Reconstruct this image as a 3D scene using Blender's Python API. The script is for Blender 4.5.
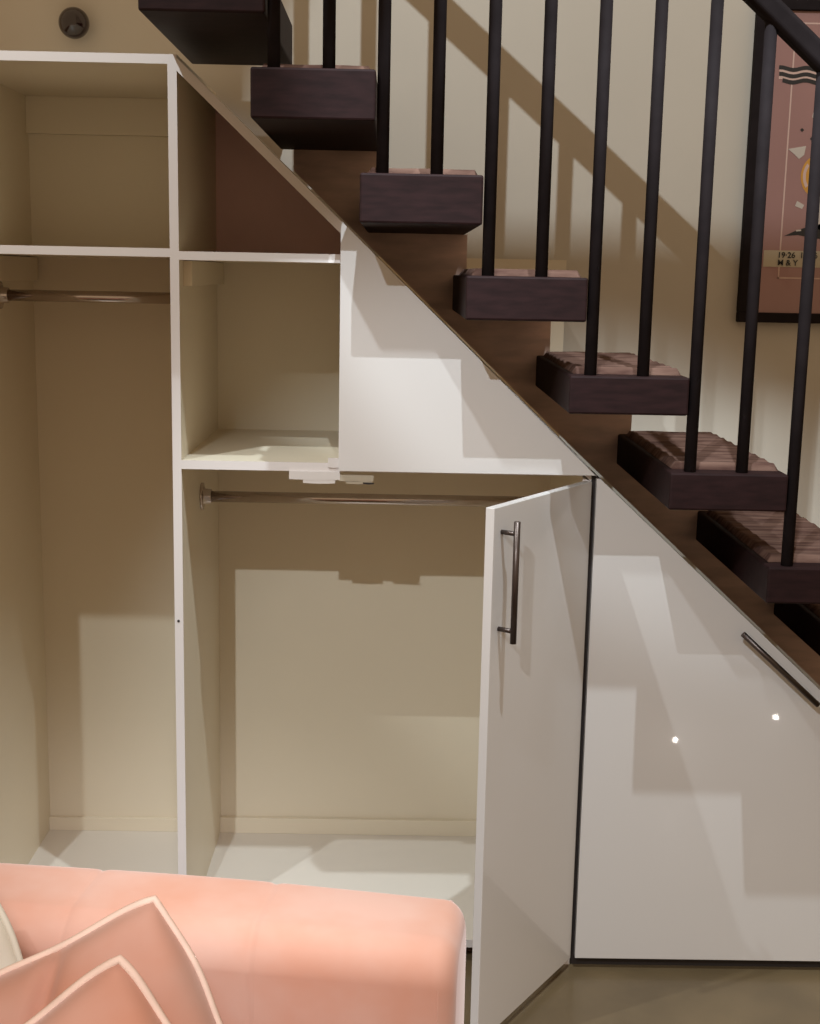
import bpy, bmesh, math, random
from mathutils import Vector, Matrix
random.seed(4)
for o in list(bpy.data.objects): bpy.data.objects.remove(o, do_unlink=True)
SC = bpy.context.scene
COL = SC.collection

# ---------------------------------------------------------------- camera
F = 1300.0; D = 2.65; H = 1.50; TH = math.atan(239 / F); RO = 0.02; YA = 0.012
_f = Vector((0, math.cos(TH), -math.sin(TH))); _r = Vector((1, 0, 0)); _u = Vector((0, math.sin(TH), math.cos(TH)))
_rz = Matrix.Rotation(-YA, 3, 'Z')
_f, _r, _u = _rz @ _f, _rz @ _r, _rz @ _u
CR = math.cos(RO) * _r + math.sin(RO) * _u
CU = math.cos(RO) * _u - math.sin(RO) * _r
CAMP = Vector((0, -D, H))
cam_d = bpy.data.cameras.new('camera'); cam = bpy.data.objects.new('camera', cam_d); COL.objects.link(cam)
cam_d.sensor_fit = 'HORIZONTAL'; cam_d.sensor_width = 36; cam_d.lens = F / 820 * 36
m = Matrix((CR, CU, -_f)).transposed().to_4x4(); m.translation = CAMP
cam.matrix_world = m
SC.camera = cam

def ray(px, py): return _f + CR * ((px - 410) / F) - CU * ((py - 512) / F)
def U(px, py, y=0.0):           # real point seen at a pixel on the vertical plane Y = y
    d = ray(px, py); return CAMP + d * ((y + D) / d.y)
def UZ(px, py, z):
    d = ray(px, py); return CAMP + d * ((z - H) / d.z)

# ---------------------------------------------------------------- world, lamps, exposure
SC.view_settings.view_transform = 'Standard'; SC.view_settings.look = 'None'
SC.view_settings.gamma = 1; SC.view_settings.use_curve_mapping = False
SC.view_settings.exposure = 0.0
w = bpy.data.worlds.new('world'); SC.world = w; w.use_nodes = True
bg = w.node_tree.nodes['Background']; bg.inputs[0].default_value = (1.0, 0.73, 0.46, 1); bg.inputs[1].default_value = 0.46

def lamp(name, loc, to, power, col, size=1.3, blend=.6, rad=.015):
    l = bpy.data.lights.new(name, 'SPOT'); l.energy = power; l.color = col
    l.spot_size = size; l.spot_blend = blend; l.shadow_soft_size = rad
    o = bpy.data.objects.new(name, l); COL.objects.link(o); o.location = loc
    o.rotation_euler = (Vector(to) - Vector(loc)).to_track_quat('-Z', 'Y').to_euler()
    return o
lamp('ceiling_and_fill_spot', (0.50, -.99, 3.20), (0.40, -.15, 0.0), 165, (.80, .92, 1.0), .98, .4)
lamp('ceiling_and_fill_spot', (-1.05, -1.02, 3.18), (-0.75, 0.2, 0.0), 110, (.84, .94, 1.0), 1.15, .3)
lamp('ceiling_and_fill_spot', (-0.67, -3.1, 3.0), (0.35, 0.2, .32), 215, (.84, .93, 1.0), .56, .6)
lamp('ceiling_and_fill_spot', (.2, -4.0, 2.7), (-0.42, -1.30, .55), 290, (.98, .95, 1.0), .42, .7, rad=.22)  # added fill lamp behind the camera, brightens the sofa front and cushions
LD = Vector((.044, -1.53, 3.02))
lamp('track_spot', LD, (.65, .60, 1.65), 110, (.82, .93, 1.0), .87, .25, rad=.006)
for x, y, z in ((.86, -1.12, .128), (1.16, -1.12, .205)):
    lamp('highlight_spot', (x, y, z), (x - .1, 0, .7), .3, (1, .93, .85), 2.2, .3, rad=.007)  # added unseen lamps, only there for the two glints on the closed door

# ---------------------------------------------------------------- materials
def mat(name, col, rough=.5, coat=0, noise=0, scale=20, metal=0, bump=0, sheen=0, col2=None, wave=None, spec=.5):
    M = bpy.data.materials.new(name); M.use_nodes = True; nt = M.node_tree; N = nt.nodes; L = nt.links
    b = N['Principled BSDF']
    b.inputs['Roughness'].default_value = rough; b.inputs['Metallic'].default_value = metal
    b.inputs['Coat Weight'].default_value = coat; b.inputs['Coat Roughness'].default_value = .03
    b.inputs['Specular IOR Level'].default_value = spec
    if sheen:
        b.inputs['Sheen Weight'].default_value = sheen; b.inputs['Sheen Roughness'].default_value = .45
        b.inputs['Sheen Tint'].default_value = (1, .85, .8, 1)
    tc = N.new('ShaderNodeTexCoord'); mp = N.new('ShaderNodeMapping'); L.new(tc.outputs['Object'], mp.inputs[0])
    if wave: mp.inputs['Scale'].default_value = wave
    nz = N.new('ShaderNodeTexNoise'); nz.inputs['Scale'].default_value = scale; nz.inputs['Detail'].default_value = 4
    L.new(mp.outputs[0], nz.inputs['Vector'])
    mx = N.new('ShaderNodeMix'); mx.data_type = 'RGBA'
    rp = N.new('ShaderNodeValToRGB'); rp.color_ramp.elements[0].position = .35; rp.color_ramp.elements[1].position = .65
    L.new(nz.outputs['Fac'], rp.inputs[0]); L.new(rp.outputs[0], mx.inputs[0])
    c2 = col2 or tuple(c * (1 - noise) for c in col)
    mx.inputs[6].default_value = (*col, 1); mx.inputs[7].default_value = (*c2, 1)
    L.new(mx.outputs[2], b.inputs['Base Color'])
    if bump:
        bp = N.new('ShaderNodeBump'); bp.inputs['Strength'].default_value = bump; bp.inputs['Distance'].default_value = .004
        L.new(nz.outputs['Fac'], bp.inputs['Height']); L.new(bp.outputs[0], b.inputs['Normal'])
    return M
M_wall = mat('wall_paint', (.60, .54, .455), .7, noise=.05, scale=3)
M_floor = mat('floor_stone', (.165, .115, .060), .32, noise=.25, scale=5, coat=.15)
M_lac = mat('white_lacquer', (.73, .69, .665), .22, coat=.5, noise=.01, scale=2)
M_pan = mat('white_floor_board', (.71, .65, .57), .35, noise=.02, scale=3)
M_mel = mat('white_melamine', (.74, .65, .50), .42, noise=.03, scale=3)
M_edge = mat('white_edging', (.74, .68, .65), .4, noise=.02, scale=6)
M_niche = mat('reddish_board', (.86, .56, .53), .5, noise=.08, scale=6)  # redder board colour, used only on the triangular niche back
M_wood = mat('dark_wood', (.022, .0085, .0085), .65, noise=.4, scale=6, wave=(3, 14, 14), spec=.15)
M_beam = mat('brown_wood', (.68, .46, .38), .45, noise=.25, scale=5, wave=(2, 8, 8))
M_iron = mat('black_iron', (.020, .015, .016), .8, noise=.2, scale=30, spec=.08)
M_carpet = mat('striped_carpet', (.07, .032, .024), .9, scale=5, wave=(2.0, 14, 4), col2=(.17, .095, .07), bump=.4, spec=.2)
M_chrome = mat('chrome', (.55, .48, .45), .16, metal=1, noise=.05)
M_bronze = mat('dark_metal', (.10, .075, .065), .35, metal=.8, noise=.1)
M_velvet = mat('peach_velvet', (.54, .255, .17), .75, scale=6, col2=(.57, .335, .26), sheen=.5, bump=.25, spec=.15)
M_pipe = mat('pale_piping', (.84, .62, .50), .7, noise=.1, scale=40)
M_cream = mat('cream_cloth', (.66, .60, .48), .8, noise=.06, scale=12, sheen=.2)
M_pink = mat('dusty_pink_print', (.37, .20, .185), .3, noise=.12, scale=3, coat=.3)
M_black = mat('black_ink', (.02, .017, .017), .5)
M_line = mat('pale_pink_ink', (.62, .43, .37), .5)
M_wht = mat('off_white_ink', (.55, .48, .42), .5)
M_org = mat('orange_ink', (.60, .29, .045), .5)
M_strip = mat('khaki_paper', (.52, .45, .34), .6)
M_tape = mat('white_tape', (.70, .64, .60), .6)
M_dark = mat('shadow_gap', (.03, .022, .02), .7)
M_plum = mat('dark_glazed_ceramic', (.022, .010, .009), .12, coat=.6)
M_plinth = mat('brown_plinth', (.10, .06, .045), .5)

# ---------------------------------------------------------------- helpers
def obj(name, bm, mt, parent=None, smooth=False, bevel=0, seg=2, label=None):
    bmesh.ops.recalc_face_normals(bm, faces=bm.faces)
    me = bpy.data.meshes.new(name); bm.to_mesh(me); bm.free()
    for a in (mt if isinstance(mt, list) else [mt]): me.materials.append(a)
    if smooth:
        for p in me.polygons: p.use_smooth = True
    o = bpy.data.objects.new(name, me); COL.objects.link(o)
    if parent is not None: o.parent = parent; o.matrix_parent_inverse = Matrix.Translation(-Vector(parent.location)) if not parent.rotation_euler.z and parent.parent is None else Matrix()
    if bevel:
        b = o.modifiers.new('bevel', 'BEVEL'); b.width = bevel; b.segments = seg; b.limit_method = 'ANGLE'
    if label: o['label'] = label
    return o
def thing(name, label, cat, loc=(0, 0, 0), group=None):
    o = bpy.data.objects.new(name, None); COL.objects.link(o); o.location = loc; o.empty_display_size = .05
    o['label'] = label; o['category'] = cat
    if group: o['group'] = group
    return o
def tag(o, label, cat, group=None):
    o['label'] = label; o['category'] = cat
    if group: o['group'] = group
    return o
def box(x0, x1, y0, y1, z0, z1, bm=None):
    bm = bm or bmesh.new()
    r = bmesh.ops.create_cube(bm, size=1)
    for v in r['verts']:
        v.co = Vector(((x0 + x1) / 2 + v.co.x * (x1 - x0), (y0 + y1) / 2 + v.co.y * (y1 - y0), (z0 + z1) / 2 + v.co.z * (z1 - z0)))
    return bm
def prism(pts, y0, y1, bm=None):        # polygon of (x, z) points extruded from y0 to y1
    bm = bm or bmesh.new()
    a = [bm.verts.new((x, y0, z)) for x, z in pts]; b = [bm.verts.new((x, y1, z)) for x, z in pts]
    bm.faces.new(a); bm.faces.new(b[::-1]); n = len(pts)
    for i in range(n): bm.faces.new((a[i], b[i], b[(i + 1) % n], a[(i + 1) % n]))
    return bm
def tube(pts, rad, bm=None, n=16, cap=True):
    bm = bm or bmesh.new(); pts = [Vector(p) for p in pts]; rings = []
    rr = rad if isinstance(rad, (list, tuple)) else [rad] * len(pts)
    t0 = (pts[1] - pts[0]).normalized(); ref = Vector((0, 0, 1)) if abs(t0.z) < .9 else Vector((0, 1, 0))
    for i, p in enumerate(pts):
        t = (pts[min(i + 1, len(pts) - 1)] - pts[max(i - 1, 0)])
        if t.length < 1e-9: t = t0
        t.normalize(); s = t.cross(ref).normalized(); q = s.cross(t)
        rings.append([bm.verts.new(p + (s * math.cos(a) + q * math.sin(a)) * rr[i]) for a in [2 * math.pi * k / n for k in range(n)]])
    for a, b in zip(rings, rings[1:]):
        for k in range(n): bm.faces.new((a[k], a[(k + 1) % n], b[(k + 1) % n], b[k]))
    if cap: bm.faces.new(rings[0][::-1]); bm.faces.new(rings[-1])
    return bm
def struct(name, bm, mt, **k):
    o = obj(name, bm, mt, **k); o['kind'] = 'structure'; return o

# ---------------------------------------------------------------- the setting
WY = 0.60
struct('floor', box(-4, 4.5, -4.5, WY, -.05, 0), M_floor)
struct('wall_back', box(-4, 4.5, WY, WY + .1, 0, 3.4), M_wall)

# ---------------------------------------------------------------- stair geometry numbers
TX0, TZ0, GO, RI = -.269, .353 + H, .196, .1777
def txl(i): return TX0 + GO * (i - 1)
def tzt(i): return TZ0 - RI * (i - 1)
TW, TY0, TY1 = .222, -.25, .35
def tth(i): return .088 if i <= 2 else (.080 if i == 3 else .071)

# ---------------------------------------------------------------- cabinets under the stairs
T = .018; BY = .55                     # board thickness, inside back
DX0, DX1 = -.458, -.440                # divider board
LX = -.884                             # inner face of the far left side
TOP = H + .409
SH = U(250, 250.5).z                     # top of the upper shelf
SH2 = U(250, 461.5).z                  # top of the lower shelf
FLZ = H - 1.445
RX = .405                              # right edge of the middle unit
BOT = H - 1.475
dA = Vector((DX1, 0, H + .403)); dB = Vector((.416, 0, H - .403)); dC = Vector((.965, 0, H - .904))
def dz(x):
    if x < dB.x: t = (x - dA.x) / (dB.x - dA.x); return dA.z + (dB.z - dA.z) * t
    t = (x - dB.x) / (dC.x - dB.x); return dB.z + (dC.z - dB.z) * t
sl = math.hypot(1, (dA.z - dB.z) / (dB.x - dA.x))

cab = thing('wardrobe_cabinet', 'tall open white cabinet at the left with one shelf and a hanging rail', 'cabinet', ((LX + DX0) / 2, .27, 0))
def edged(name, bm_fn, par, mt=None):
    """board whose front edge carries a paler edging strip"""
    b = obj(name, bm_fn(0.0015, BY), M_pan if name == 'bottom_panel' else M_mel, par)
    e = obj('edge_strip', bm_fn(0.0, .0015), M_edge, b); e.matrix_parent_inverse = Matrix.Translation(-Vector(par.location)); b_in = None
    e.matrix_parent_inverse = Matrix()
    e.location = (0, 0, 0)
    return b
def fix(par):      # children of parts are built in world coordinates as well
    pass
edged('top_panel', lambda a, b: box(LX - T, DX1, a, b, TOP - T, TOP), cab)
edged('side_panel', lambda a, b: box(LX - T, LX, a, b, .0, TOP - T), cab)
edged('side_panel', lambda a, b: box(DX0, DX1, a, b, .0, TOP - T), cab)
edged('shelf', lambda a, b: box(LX, DX0, a, b, SH - T + .002, SH + .001), cab)
edged('bottom_panel', lambda a, b: box(LX, DX0, a, b, FLZ - T, FLZ), cab)
obj('back_panel', box(LX - T, DX0, BY, BY + .012, 0, TOP), M_mel, cab)
obj('plinth', box(LX, DX0, .05, .068, 0, FLZ - T), M_plinth, cab)
obj('cleat', box(LX, DX0, BY - .018, BY, TOP - T - .085, TOP - T), M_mel, cab, bevel=.001)
obj('cleat', box(LX, DX0, BY - .012, BY, FLZ, FLZ + .035), M_mel, cab, bevel=.001)
obj('cleat', box(LX, LX + .018, .09, BY - .02, SH - T - .055, SH - T), M_mel, cab, bevel=.001)
obj('screw', tube([(DX0 + .008, .0002, U(177, 621).z - .0), (DX0 + .008, -.0008, U(177, 621).z)], .003, n=10), M_dark, cab)
def rail(x0, x1, y, z, par):
    r = obj('hanging_rail', tube([(x0, y, z), (x1, y, z)], .0125, n=24), M_chrome, par, smooth=False)
    for p in r.data.polygons: p.use_smooth = len(p.vertices) == 4
    for x, s in ((x0, 1), (x1, -1)):
        fl = tube([(x, y, z), (x + s * .004, y, z), (x + s * .005, y, z), (x + s * .008, y, z), (x + s * .022, y, z), (x + s * .023, y, z)], [.031, .031, .026, .0175, .0165, .0155], n=24)
        f = obj('rail_flange', fl, M_chrome, par); 
        for p in f.data.polygons: p.use_smooth = len(p.vertices) == 4
rz1 = U(5, 295, .27).z
rail(LX, DX0, .27, rz1, cab)

cab2 = thing('under_stair_cabinet', 'white cabinet with a sloping top, open niches and one door swung open', 'cabinet', (0, .27, 0))
# sloping top board
PX = U(340, 350).x                     # left edge of the corner panel
h_ = T * sl
edged('sloped_top', lambda a, b: prism([(DX1, dz(DX1)), (RX, dz(RX)), (RX, dz(RX) - h_), (DX1, dz(DX1) - h_)], a if a > .001 else .0, b), cab2)
edged('shelf', lambda a, b: box(DX1, PX, a, b, SH - T - .003, SH - .004), cab2)
edged('partition', lambda a, b: prism([(PX, SH2), (PX + T, SH2), (PX + T, dz(PX + T) - h_), (PX, dz(PX) - h_)], a + .002, b), cab2)
edged('lower_shelf', lambda a, b: box(DX1, RX - T, a, b, SH2 - T, SH2), cab2)
edged('bottom_panel', lambda a, b: box(DX1, RX - T, a, b, FLZ - T, FLZ), cab2)
edged('side_panel', lambda a, b: prism([(RX - T, 0), (RX, 0), (RX, dz(RX) - h_), (RX - T, dz(RX) - h_ + .01)], a, b), cab2)
obj('back_panel', prism([(DX1, 0), (RX, 0), (RX, SH), (DX1, SH)], BY, BY + .012), M_mel, cab2)
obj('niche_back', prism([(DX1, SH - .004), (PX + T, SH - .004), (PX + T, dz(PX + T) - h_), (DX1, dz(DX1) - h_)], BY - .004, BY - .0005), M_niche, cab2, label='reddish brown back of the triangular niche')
obj('plinth', box(DX1, RX - T, .05, .068, 0, FLZ - T), M_plinth, cab2)
obj('cleat', box(DX1, RX - T, BY - .014, BY, FLZ, FLZ + .042), M_mel, cab2, bevel=.001)
obj('cleat', box(DX1, DX1 + .018, .05, BY, SH - T - .055, SH - T - .004), M_mel, cab2, bevel=.001)
rail(DX1, RX - T, .27, U(360, 499, .27).z, cab2)
# corner panel (triangle), sits in front of the carcass edge
pb = U(470, 472).z
obj('corner_panel', prism([(PX, pb), (dB.x - .004, pb), (dB.x - .004, dz(dB.x) + .001), (PX, dz(PX) + .001)], -.0185, -.0005), M_lac, cab2, bevel=.0012, label='glossy white triangular front panel')
# open door
ANG = math.radians(56); WD = .402
hx = .404; hz0, hz1 = BOT, H - .4135
door = bpy.data.objects.new('door_pivot_tmp', None)
Rm = Matrix.Translation((hx, -.0185, 0)) @ Matrix.Rotation(ANG, 4, 'Z')
def inplace(o, Mx): o.data.transform(Mx); return o
dr = obj('door', box(-WD, 0, 0, .018, hz0, hz1), M_lac, cab2, bevel=.0012, label='glossy white door swung open'); inplace(dr, Rm)
def bar_handle(p0, p1, nrm, off, par, parloc, s0=.1, s1=.9):
    p0, p1, nrm = Vector(p0), Vector(p1), Vector(nrm)
    bm = tube([p0 + nrm * off, p1 + nrm * off], .006, n=16)
    for t in (s0, s1):
        q = p0.lerp(p1, t); tube([q, q + nrm * off], .0045, bm, n=12)
    h = obj('handle', bm, M_bronze, par, label='dark metal bar handle'); h.matrix_parent_inverse = Matrix()
    for p in h.data.polygons: p.use_smooth = len(p.vertices) == 4
    return h
sH = WD - .029
hp = Vector((hx - math.cos(ANG) * sH, -.0185 - math.sin(ANG) * sH, 0)); hn = Vector((math.sin(ANG), -math.cos(ANG), 0))
zt = U(520, 522, hp.y - .02).z; zb = U(516, 644, hp.y - .02).z
bar_handle((hp.x, hp.y, zt), (hp.x, hp.y, zb), hn, .032, dr, cab2.location)
for zz in (hz1 - .10, hz0 + .10):
    hb = box(-.06, -.012, .018, .030, zz - .02, zz + .02); box(-.012, .0, .019, .033, zz - .012, zz + .012, hb)
    g = obj('hinge', hb, M_chrome, dr, bevel=.002); inplace(g, Rm)
# torn strips of white tape
tp = thing('tape_strip', 'torn white tape strips hanging at the right end of the lower shelf edge', 'tape', (U(330, 470).x, -.003, U(330, 470).z))
def strip(x0, y0, x1, y1, ya, yb, mt, nm='tape_piece'):
    a = U(x0, y0, ya); b = U(x1, y1, ya); bm = prism([(a.x, a.z), (b.x, a.z + random.uniform(-.001, .001)), (b.x, b.z), ((a.x + b.x) / 2, b.z - .0012), (a.x, b.z)], ya, yb)
    return obj(nm, bm, mt, tp)
strip(289, 471, 340, 480, -.004, -.0005, M_tape)
strip(303, 479, 335, 483.5, -.0035, -.001, M_tape)
strip(328, 458, 338.5, 467.5, -.0035, -.0005, M_tape)
strip(338, 474.5, 373.5, 481.5, -.003, -.0005, M_strip)
strip(346, 481, 372, 484, -.003, -.001, M_strip)
strip(363, 482.5, 374, 484.2, -.0045, -.003, M_dark)

# right-hand cupboard under the lower steps
cab3 = thing('under_stair_cupboard', 'closed glossy white cupboard with a sloping top under the lower steps', 'cabinet', (.8, .27, 0))
gx = RX + .0115
x2 = 1.36
def dz3(x): return dC.z + (x - dC.x) * (dC.z - dB.z) / (dC.x - dB.x)
obj('carcass', prism([(RX + .002, 0), (x2, 0), (x2, dz3(x2) - .004), (dB.x, dz(dB.x) - .004), (RX + .002, dz(RX) - .002)], .0015, BY), M_dark, cab3, label='dark carcass edge behind the door')
d3 = obj('door', prism([(gx - .003, hz0 + .0), (x2, hz0), (x2, dz3(x2)), (gx + .006, dz(gx + .006)), (gx - .003, dz(gx + .006) + .001)], -.0185, -.0005), M_lac, cab3, bevel=.0012, label='glossy white sloping door')
a = U(743, 634, -.05); b = U(818, 705, -.05); a.y = b.y = -.0185
bar_handle(a, b, (0, -1, 0), .032, d3, cab3.location)

# ---------------------------------------------------------------- staircase
st = thing('staircase', 'dark open staircase with thick wooden treads and black vertical railing bars', 'staircase', (.5, .05, 0))
N0, N1 = 0, 8
def tread_bm(i):
    x, z = txl(i), tzt(i)
    return box(x, x + TW, TY0, TY1, z - tth(i), z)
for i in range(N0, N1):
    t = obj('tread', tread_bm(i), M_wood, st, bevel=.004)
    x, z = txl(i), tzt(i)
    # carpet pad with rounded corners and a wavy woven top
    bm = bmesh.new(); nx, ny = 26, 60; x0, x1, y0, y1 = x + .012, x + TW - .006, TY0 + .045, TY1 - .03
    grid = []
    for j in range(ny + 1):
        row = []
        for k in range(nx + 1):
            u, v = k / nx * 2 - 1, j / ny * 2 - 1
            e = min(1, (1 - max(abs(u) ** 10, abs(v) ** 22)) * 3)
            row.append(bm.verts.new((x0 + (x1 - x0) * k / nx, y0 + (y1 - y0) * j / ny, z + .001 + .011 * max(0, e) + .0013 * math.sin(j * .85 + .5 * math.sin(k * .4 + i)) * max(0, e))))
        grid.append(row)
    for j in range(ny):
        for k in range(nx): bm.faces.new((grid[j][k], grid[j][k + 1], grid[j + 1][k + 1], grid[j + 1][k]))
    bd = [e for e in bm.edges if e.is_boundary]
    r = bmesh.ops.extrude_edge_only(bm, edges=bd)
    for v in [g for g in r['geom'] if isinstance(g, bmesh.types.BMVert)]: v.co.z = z + .0002
    p = obj('carpet_pad', bm, M_carpet, t, smooth=True, label='reddish brown striped carpet pad'); p.matrix_parent_inverse = Matrix()
# sawtooth carriage
pts = []
xs0 = txl(1) + .03
for i in range(1, N1):
    xa = max(xs0, txl(i) + .03); xb = txl(i + 1) + .03; zz = tzt(i) - tth(i)
    pts += [(xa, zz), (xb, zz)]
bot = [(pts[-1][0], dz3(pts[-1][0]) + .006), (dB.x, dz(dB.x) + .006), (xs0, dz(xs0) + .006)]
obj('stair_carriage', prism(pts + bot, .345, .42), M_beam, st, label='brown sawtooth beam')
# handrail and balusters
h0 = U(760.5, -1, TY0 + .02); h1 = U(827, 64.5, TY0 + .02)
hdir = (h1 - h0); k = hdir.z / hdir.x
hr = lambda x: h0.z + (x - h0.x) * k
xa, xb = txl(0) - .05, txl(N1) + .1
bm = bmesh.new(); yv = TY0 + .02
pr = [(-.019, -.012), (-.012, -.019), (.012, -.019), (.019, -.012), (.019, .012), (.012, .019), (-.012, .019), (-.019, .012)]
ra = [bm.verts.new((xa, yv + p, hr(xa) + q * sl)) for p, q in pr]; rb = [bm.verts.new((xb, yv + p, hr(xb) + q * sl)) for p, q in pr]
bm.faces.new(ra); bm.faces.new(rb[::-1])
for q in range(8): bm.faces.new((ra[q], rb[q], rb[(q + 1) % 8], ra[(q + 1) % 8]))
obj('handrail', bm, M_iron, st, bevel=.003)
for i in range(N0, N1):
    for off in (.040, .138):
        x = txl(i) + off
        obj('baluster', tube([(x, yv, tzt(i) - .001), (x, yv, hr(x))], .0115, n=12), M_iron, st, smooth=True)

# ---------------------------------------------------------------- wall knob
kc = U(74, 23, .56)
bm = bmesh.new(); bmesh.ops.create_uvsphere(bm, u_segments=32, v_segments=20, radius=.036)
for v in bm.verts: v.co = Vector((v.co.x * 1.0, v.co.y * .85, v.co.z)) + kc
kn = thing('wall_knob', 'round dark glazed knob on the wall above the tall cabinet', 'knob', (kc.x, .6, kc.z))
obj('ball', bm, M_plum, kn, smooth=True)
obj('mount', tube([(kc.x, .6, kc.z), (kc.x, .592, kc.z), (kc.x, .585, kc.z)], [.024, .024, .016], n=24), M_plum, kn)

# ---------------------------------------------------------------- framed poster
FY = .575
c0 = U(738, 322, FY); fx0, fz0 = c0.x, c0.z; fz1 = U(800, -1, FY).z; fx1 = fx0 + .58
ps = thing('framed_poster', 'black framed pink poster with an orange disc and wavy lines on the wall', 'poster', ((fx0 + fx1) / 2, WY, fz0))
bw = .024
bm = box(fx0, fx1, FY, WY, fz0, fz0 + bw); box(fx0, fx1, FY, WY, fz1 - bw, fz1, bm)
box(fx0, fx0 + bw, FY, WY, fz0 + bw, fz1 - bw, bm); box(fx1 - bw, fx1, FY, WY, fz0 + bw, fz1 - bw, bm)
obj('frame', bm, M_iron, ps, bevel=.002)
PY = .588
pn = obj('print', box(fx0 + bw, fx1 - bw, PY, WY - .001, fz0 + bw, fz1 - bw), M_pink, ps)
def mark(name, pts, mt, dy=.0006):
    o = obj(name, prism(pts, PY - dy, PY), mt, pn); o.matrix_parent_inverse = Matrix(); return o
def pp(x, y): v = U(x, y, PY); return v.x, v.z
bx, bz = pp(783, 200)[0], pp(800, 279)[1]; t_ = .0035; bx2 = fx1 - (bx - fx0); bz2 = fz1 - .05
bm = prism([(bx, bz), (bx + t_, bz), (bx + t_, bz2), (bx, bz2)], PY - .0005, PY)
prism([(bx, bz), (bx2, bz), (bx2, bz + t_), (bx, bz + t_)], PY - .0005, PY, bm)
prism([(bx2 - t_, bz), (bx2, bz), (bx2, bz2), (bx2 - t_, bz2)], PY - .0005, PY, bm)
prism([(bx, bz2 - t_), (bx2, bz2 - t_), (bx2, bz2), (bx, bz2)], PY - .0005, PY, bm)
o = obj('border_line', bm, M_line, pn); o.matrix_parent_inverse = Matrix()
for n_, (yy, th_, mt_, dy) in enumerate([(74.5, .040, M_wht, .0008), (68.5, .0095, M_black, .0012), (75, .0095, M_black, .0012), (81, .0095, M_black, .0012)]):
    xs, zc = pp(779, yy); 
    if n_ == 0: th_ = .026
    if n_ == 3: xs += .008
    top, botp = [], []
    for q in range(49):
        x = xs + (.40) * q / 48; zz = zc + .0028 * math.sin((x - fx0) * 2 * math.pi / .062 + 1.2)
        top.append((x, zz + th_ / 2)); botp.append((x, zz - th_ / 2))
    bm = bmesh.new()
    for q in range(48):
        prism([botp[q], botp[q + 1], top[q + 1], top[q]], PY - dy, PY, bm)
    bmesh.ops.remove_doubles(bm, verts=bm.verts, dist=1e-6)
    o = obj('wave_line' if n_ else 'wave_ground', bm, mt_ if n_ else M_line, pn); o.matrix_parent_inverse = Matrix()
cx, cz = pp(818, 176)
mark('orange_disc', [(cx + .042 * math.cos(a), cz + .050 * math.sin(a)) for a in [2 * math.pi * q / 36 for q in range(36)]], M_org, .0008)
mark('disc_highlight', [(cx + r * math.cos(a), cz + r * 1.2 * math.sin(a)) for r, rng in ((.037, range(0, 11)), (.030, range(10, -1, -1))) for a in [math.radians(140 + 8 * q) for q in rng]], M_line, .0012)
def poly(name, px, mt, dy=.001): return mark(name, [pp(*p) for p in px], mt, dy)
poly('paper_shape', [(788, 149), (806, 146), (804, 155), (799, 159), (794, 154)], M_wht)
poly('paper_shape', [(797, 201), (804, 205), (802, 209), (795, 206)], M_wht)
poly('paper_shape', [(814, 110), (824, 108), (826, 122), (817, 122), (812, 117)], M_wht)
poly('paper_shape', [(811, 198), (822, 196), (820, 230), (808, 226)], M_wht)
poly('ink_shape', [(784, 236), (795, 231), (804, 228), (814, 225), (830, 223), (830, 240), (812, 238), (798, 235)], M_black)
poly('ink_shape', [(812, 136), (815, 140), (813, 143), (810, 139)], M_black)
poly('ink_shape', [(802, 128), (804, 130), (802, 132), (800, 130)], M_black)
poly('ink_shape', [(803, 56), (806, 57), (805, 59), (802, 59)], M_black)
poly('paper_shape', [(796, 230), (801, 229.5), (801, 231), (796, 231.5)], M_wht, .0014)
sx0 = pp(763.5, 258)[0]; sz1, sz0 = pp(783, 250.5)[1], pp(783, 267)[1]
mark('caption_strip', [(sx0, sz0), (fx1 - bw - .02, sz0), (fx1 - bw - .02, sz1), (sx0, sz1)], M_strip, .0009)
def text(s, px, py, size, mt, par):
    cu = bpy.data.curves.new('text', 'FONT'); cu.body = s; cu.size = size; cu.extrude = .0002; cu.offset = .0003
    to = bpy.data.objects.new('text', cu); COL.objects.link(to)
    bpy.context.view_layer.update()
    me = bpy.data.meshes.new_from_object(to.evaluated_get(bpy.context.evaluated_depsgraph_get()))
    bpy.data.objects.remove(to, do_unlink=True)
    x, z = pp(px, py)
    me.transform(Matrix.Translation((x, PY - .0022, z)) @ Matrix.Rotation(math.pi / 2, 4, 'X'))
    me.materials.append(mt); o = bpy.data.objects.new('caption_text', me); COL.objects.link(o); o.parent = par
    return o
TXT = [text('19·26  19·36', 777, 257.6, .0195, M_black, pn), text('M & Y', 777, 265.2, .0195, M_black, pn)]

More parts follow.
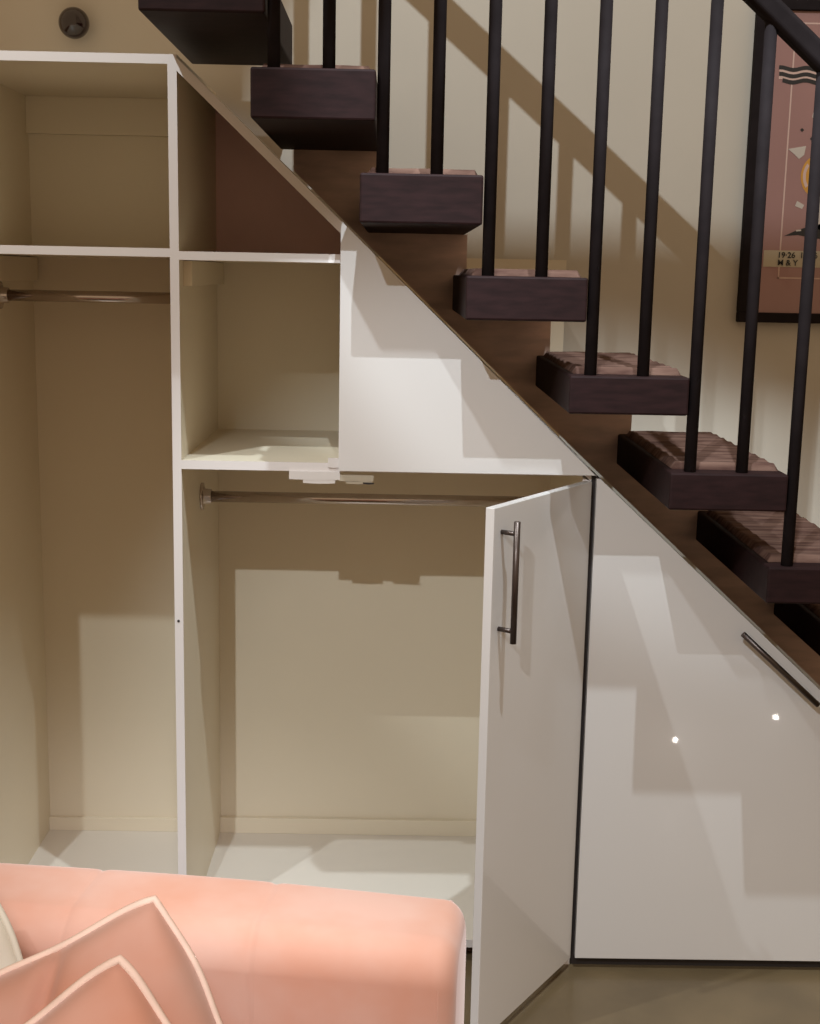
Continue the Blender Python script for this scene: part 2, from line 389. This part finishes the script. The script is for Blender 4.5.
# ---------------------------------------------------------------- sofa
ZT = .68
sR = UZ(469, 889, ZT); sL = UZ(0, 851, ZT)
ax = (sR - sL); ax.z = 0; ax.normalize(); ay = Vector((ax.y, -ax.x, 0))     # ay points towards the camera
LEN = 1.9
sofa = thing('sofa', 'peach velvet sofa seen from above its seat, back turned to the cabinets', 'sofa', (sR.x - .9, sR.y - .3, 0))
def sloc(u, v, z): p = sR + ax * u + ay * v; return Vector((p.x, p.y, z))
def loft(u0, u1, v0, v1, z0, z1, rad, er, seams=(), nseg=150, pw=3.2, puff=.006):
    bm = bmesh.new(); rings = []
    cy, cz_ = (v0 + v1) / 2, (z0 + z1) / 2; hy, hz = (v1 - v0) / 2, (z1 - z0) / 2
    K = 56
    us = [u0 + (u1 - u0) * (q / nseg) for q in range(nseg + 1)]
    ext = [u0 + er * (1 - math.cos(a)) for a in [math.pi / 2 * q / 8 for q in range(9)]]
    ext2 = [u1 - er * (1 - math.cos(a)) for a in [math.pi / 2 * q / 8 for q in range(9)]]
    us = sorted(set([u for u in us if u0 + er < u < u1 - er] + ext + ext2 + [s + d for s in seams for d in (-.02, -.008, -.003, 0, .003, .008, .02)]))
    for u in us:
        dd = min(u - u0, u1 - u); ins = 0
        if dd < er: ins = er - math.sqrt(max(0, er * er - (er - dd) ** 2))
        sg = sum(math.exp(-((u - s) / .006) ** 2) for s in seams)
        ring = []
        for q in range(K):
            a = 2 * math.pi * q / K; c, s_ = math.cos(a), math.sin(a)
            # rounded rectangle
            ry, rz_ = hy - rad, hz - rad
            px_ = math.copysign(ry, c) + rad * c if abs(c) > 1e-6 else 0
            pz_ = math.copysign(rz_, s_) + rad * s_
            if abs(c) < .08: px_ = c / .08 * (ry + rad * .08)
            if abs(s_) < .08: pz_ = s_ / .08 * (rz_ + rad * .08)
            wob = puff * math.sin(u * 7.3 + a * 2) * .4
            k_ = 1 - (ins + sg * .0022 - wob) / max(hy, hz) 
            fy = (hy - ins - sg * .0022 + wob) / hy; fz = (hz - ins - sg * .0022 + wob) / hz
            ring.append(bm.verts.new(sloc(u, cy + px_ * fy, cz_ + pz_ * fz)))
        rings.append(ring)
    for a_, b_ in zip(rings, rings[1:]):
        for q in range(K): bm.faces.new((a_[q], a_[(q + 1) % K], b_[(q + 1) % K], b_[q]))
    bm.faces.new(rings[0]); bm.faces.new(rings[-1][::-1])
    return bm
obj('backrest', loft(-LEN, .0, -.01, .18, .16, ZT, .055, .03, seams=(-.262, -.51, -.95, -1.4)), M_velvet, sofa, smooth=True)
obj('seat_cushion', loft(-LEN + .16, -.02, .17, .80, .26, .37, .05, .04, seams=(-.95,)), M_velvet, sofa, smooth=True)
obj('base', loft(-LEN + .02, -.01, .02, .78, .10, .30, .02, .015), M_velvet, sofa, smooth=True)
obj('armrest', loft(-LEN, -LEN + .16, .15, .82, .10, .58, .05, .04, nseg=6), M_velvet, sofa, smooth=True)
# end piping around the right end of the backrest
ring = []
for q in range(49):
    a = 2 * math.pi * q / 48; c, s_ = math.cos(a), math.sin(a)
    ry, rz_ = .095 - .055, (ZT - .16) / 2 - .055
    py_ = (math.copysign(ry, c) if abs(c) > .08 else c / .08 * ry) + .055 * c
    pz_ = (math.copysign(rz_, s_) if abs(s_) > .08 else s_ / .08 * rz_) + .055 * s_
    ring.append(sloc(-.022 + .0012 * math.sin(q * 2.7), .085 + py_ * .98, (ZT + .16) / 2 + pz_ * .988))
obj('piping', tube(ring, .0014, n=8, cap=False), M_velvet, sofa, smooth=True)
for u, v in ((-.08, .10), (-.08, .72), (-LEN + .1, .10), (-LEN + .1, .72)):
    obj('leg', tube([sloc(u, v, 0), sloc(u, v, .11)], [.014, .022], n=14), M_wood, sofa)

# ---------------------------------------------------------------- cushions
def cushion(label, tip, dl, drr, y, size, thick, mt, pmt, lean=.35, yaw=0, folds=0, seed=1, lab2=None):
    rnd = random.Random(seed)
    T0 = U(*tip, y)
    d1 = (U(tip[0] + dl[0], tip[1] + dl[1], y) - T0).normalized(); d2 = (U(tip[0] + drr[0], tip[1] + drr[1], y) - T0)
    nrm = d1.cross(d2).normalized(); d2 = nrm.cross(d1).normalized()
    if nrm.y > 0: nrm = -nrm
    # lean back about the tip
    Rl = Matrix.Rotation(-lean, 3, 'X') @ Matrix.Rotation(yaw, 3, 'Z')
    d1, d2, nrm = Rl @ d1, Rl @ d2, Rl @ nrm
    T0 = T0 - (d1 + d2) * size * .06
    N = 44; bm = bmesh.new(); sides = []
    def P3(a, b, s):
        u, v = 2 * a - 1, 2 * b - 1
        ku = .62
        u1_, v1_ = u * math.sqrt(1 - ku * v * v / 2), v * math.sqrt(1 - ku * u * u / 2)
        uu = u1_ * (1 - .15 * (1 - v * v)); vv = v1_ * (1 - .15 * (1 - u * u))
        sc_ = 1.06; uu *= sc_; vv *= sc_
        if max(abs(u), abs(v)) > .999: uu += .012 * math.sin(7 * v + seed); vv += .012 * math.sin(6 * u + seed * 2)
        th = thick * (max(0, (1 - u * u)) * max(0, (1 - v * v))) ** .42
        fold = folds * math.exp(-((a - b * .7 - .32) / .035) ** 2) * math.exp(-((a + b - .45) / .3) ** 2)
        wr = (.005 * math.sin(9 * a + 5 * b + seed) + .0035 * math.sin(17 * a - 12 * b + 2 * seed) + .002 * math.sin(31 * b + 14 * a)) * (1 - u ** 8) * (1 - v ** 8)
        return T0 + d1 * size * (uu + 1) / 2 + d2 * size * (vv + 1) / 2 + nrm * s * (th - (fold if s > 0 else 0) + wr)
    def rc(t):   # rounded corner remap
        return t
    G = {}
    for s in (1, -1):
        for i in range(N + 1):
            for j in range(N + 1):
                edge = i in (0, N) or j in (0, N)
                if edge and s == -1: G[(s, i, j)] = G[(1, i, j)]; continue
                a_, b_ = i / N, j / N
                a2, b2 = a_, b_
                G[(s, i, j)] = bm.verts.new(P3(a2, b2, s) if not edge else P3(a2, b2, 0))
    for s in (1, -1):
        for i in range(N):
            for j in range(N):
                f = [G[(s, i, j)], G[(s, i + 1, j)], G[(s, i + 1, j + 1)], G[(s, i, j + 1)]]
                bm.faces.new(f if s == 1 else f[::-1])
    loop = [(i, 0) for i in range(N)] + [(N, j) for j in range(N)] + [(i, N) for i in range(N, 0, -1)] + [(0, j) for j in range(N, 0, -1)]; loop = loop[2 * N + 20:] + loop[:2 * N + 20]
    pts_ = [G[(1, i, j)].co.copy() for i, j in loop]; pts_.append(pts_[0].copy())
    c = sum(pts_, Vector()) / len(pts_)
    o = thing('throw_cushion', label, 'cushion', c, 'cushions on the sofa')
    obj('cover', bm, mt, o, smooth=True)
    obj('piping', tube(pts_, .0042, n=10, cap=False), pmt, o, smooth=True)
    return o
yA = sR.y - .34
cushion('peach velvet cushion with pale piping behind, its corner highest', (157, 900), (-155, 74), (58, 121), yA - .05, .38, .085, M_velvet, M_pipe, lean=.28, folds=.02, seed=2)
cushion('peach velvet cushion in front, its corner lowest in the photo', (119, 962), (-68, 47), (47, 59), yA - .235, .34, .07, M_velvet, M_pipe, lean=.25, seed=5)
cushion('cream cushion at the far left edge on the sofa', (-22, 868), (-140, 60), (42, 97), yA + .12, .36, .035, M_cream, M_cream, lean=.28, seed=8)
# ---------------------------------------------------------------- added baffle above the frame, shades a band of the stair wall
tr = thing('added_baffle', 'added unseen black baffle that casts the dark band on the stair wall', 'light blocker', (LD.x, LD.y, 2.8))
dirv = Vector((.8, 2.15, 0)).normalized()
def yz(dd): return .942 + 0
BD = .20
zt_, zb_ = LD.z - BD * (1.435 / 2.13), LD.z - BD * (1.832 / 2.13)
obj('baffle', box(LD.x - .05, LD.x + .16, LD.y + BD, LD.y + BD + .002, zb_, zt_), M_iron, tr)  # unseen plate added to block the lamp along a horizontal band
obj('bracket', box(LD.x - .054, LD.x - .05, LD.y - .03, LD.y + BD + .002, zb_, LD.z + .12), M_iron, tr)
obj('stem', tube([(LD.x - .052, LD.y - .02, LD.z + .12), (LD.x - .052, LD.y - .02, 3.4)], .006), M_iron, tr)
bpy.context.view_layer.update()
# children of parts: keep them where they were built (all meshes are in world coordinates)
for o in bpy.data.objects:
    if o.type == 'MESH' and o.parent is not None and o.parent.type == 'EMPTY':
        o.matrix_parent_inverse = o.parent.matrix_world.inverted()
    elif o.type == 'MESH' and o.parent is not None:
        o.matrix_parent_inverse = Matrix()
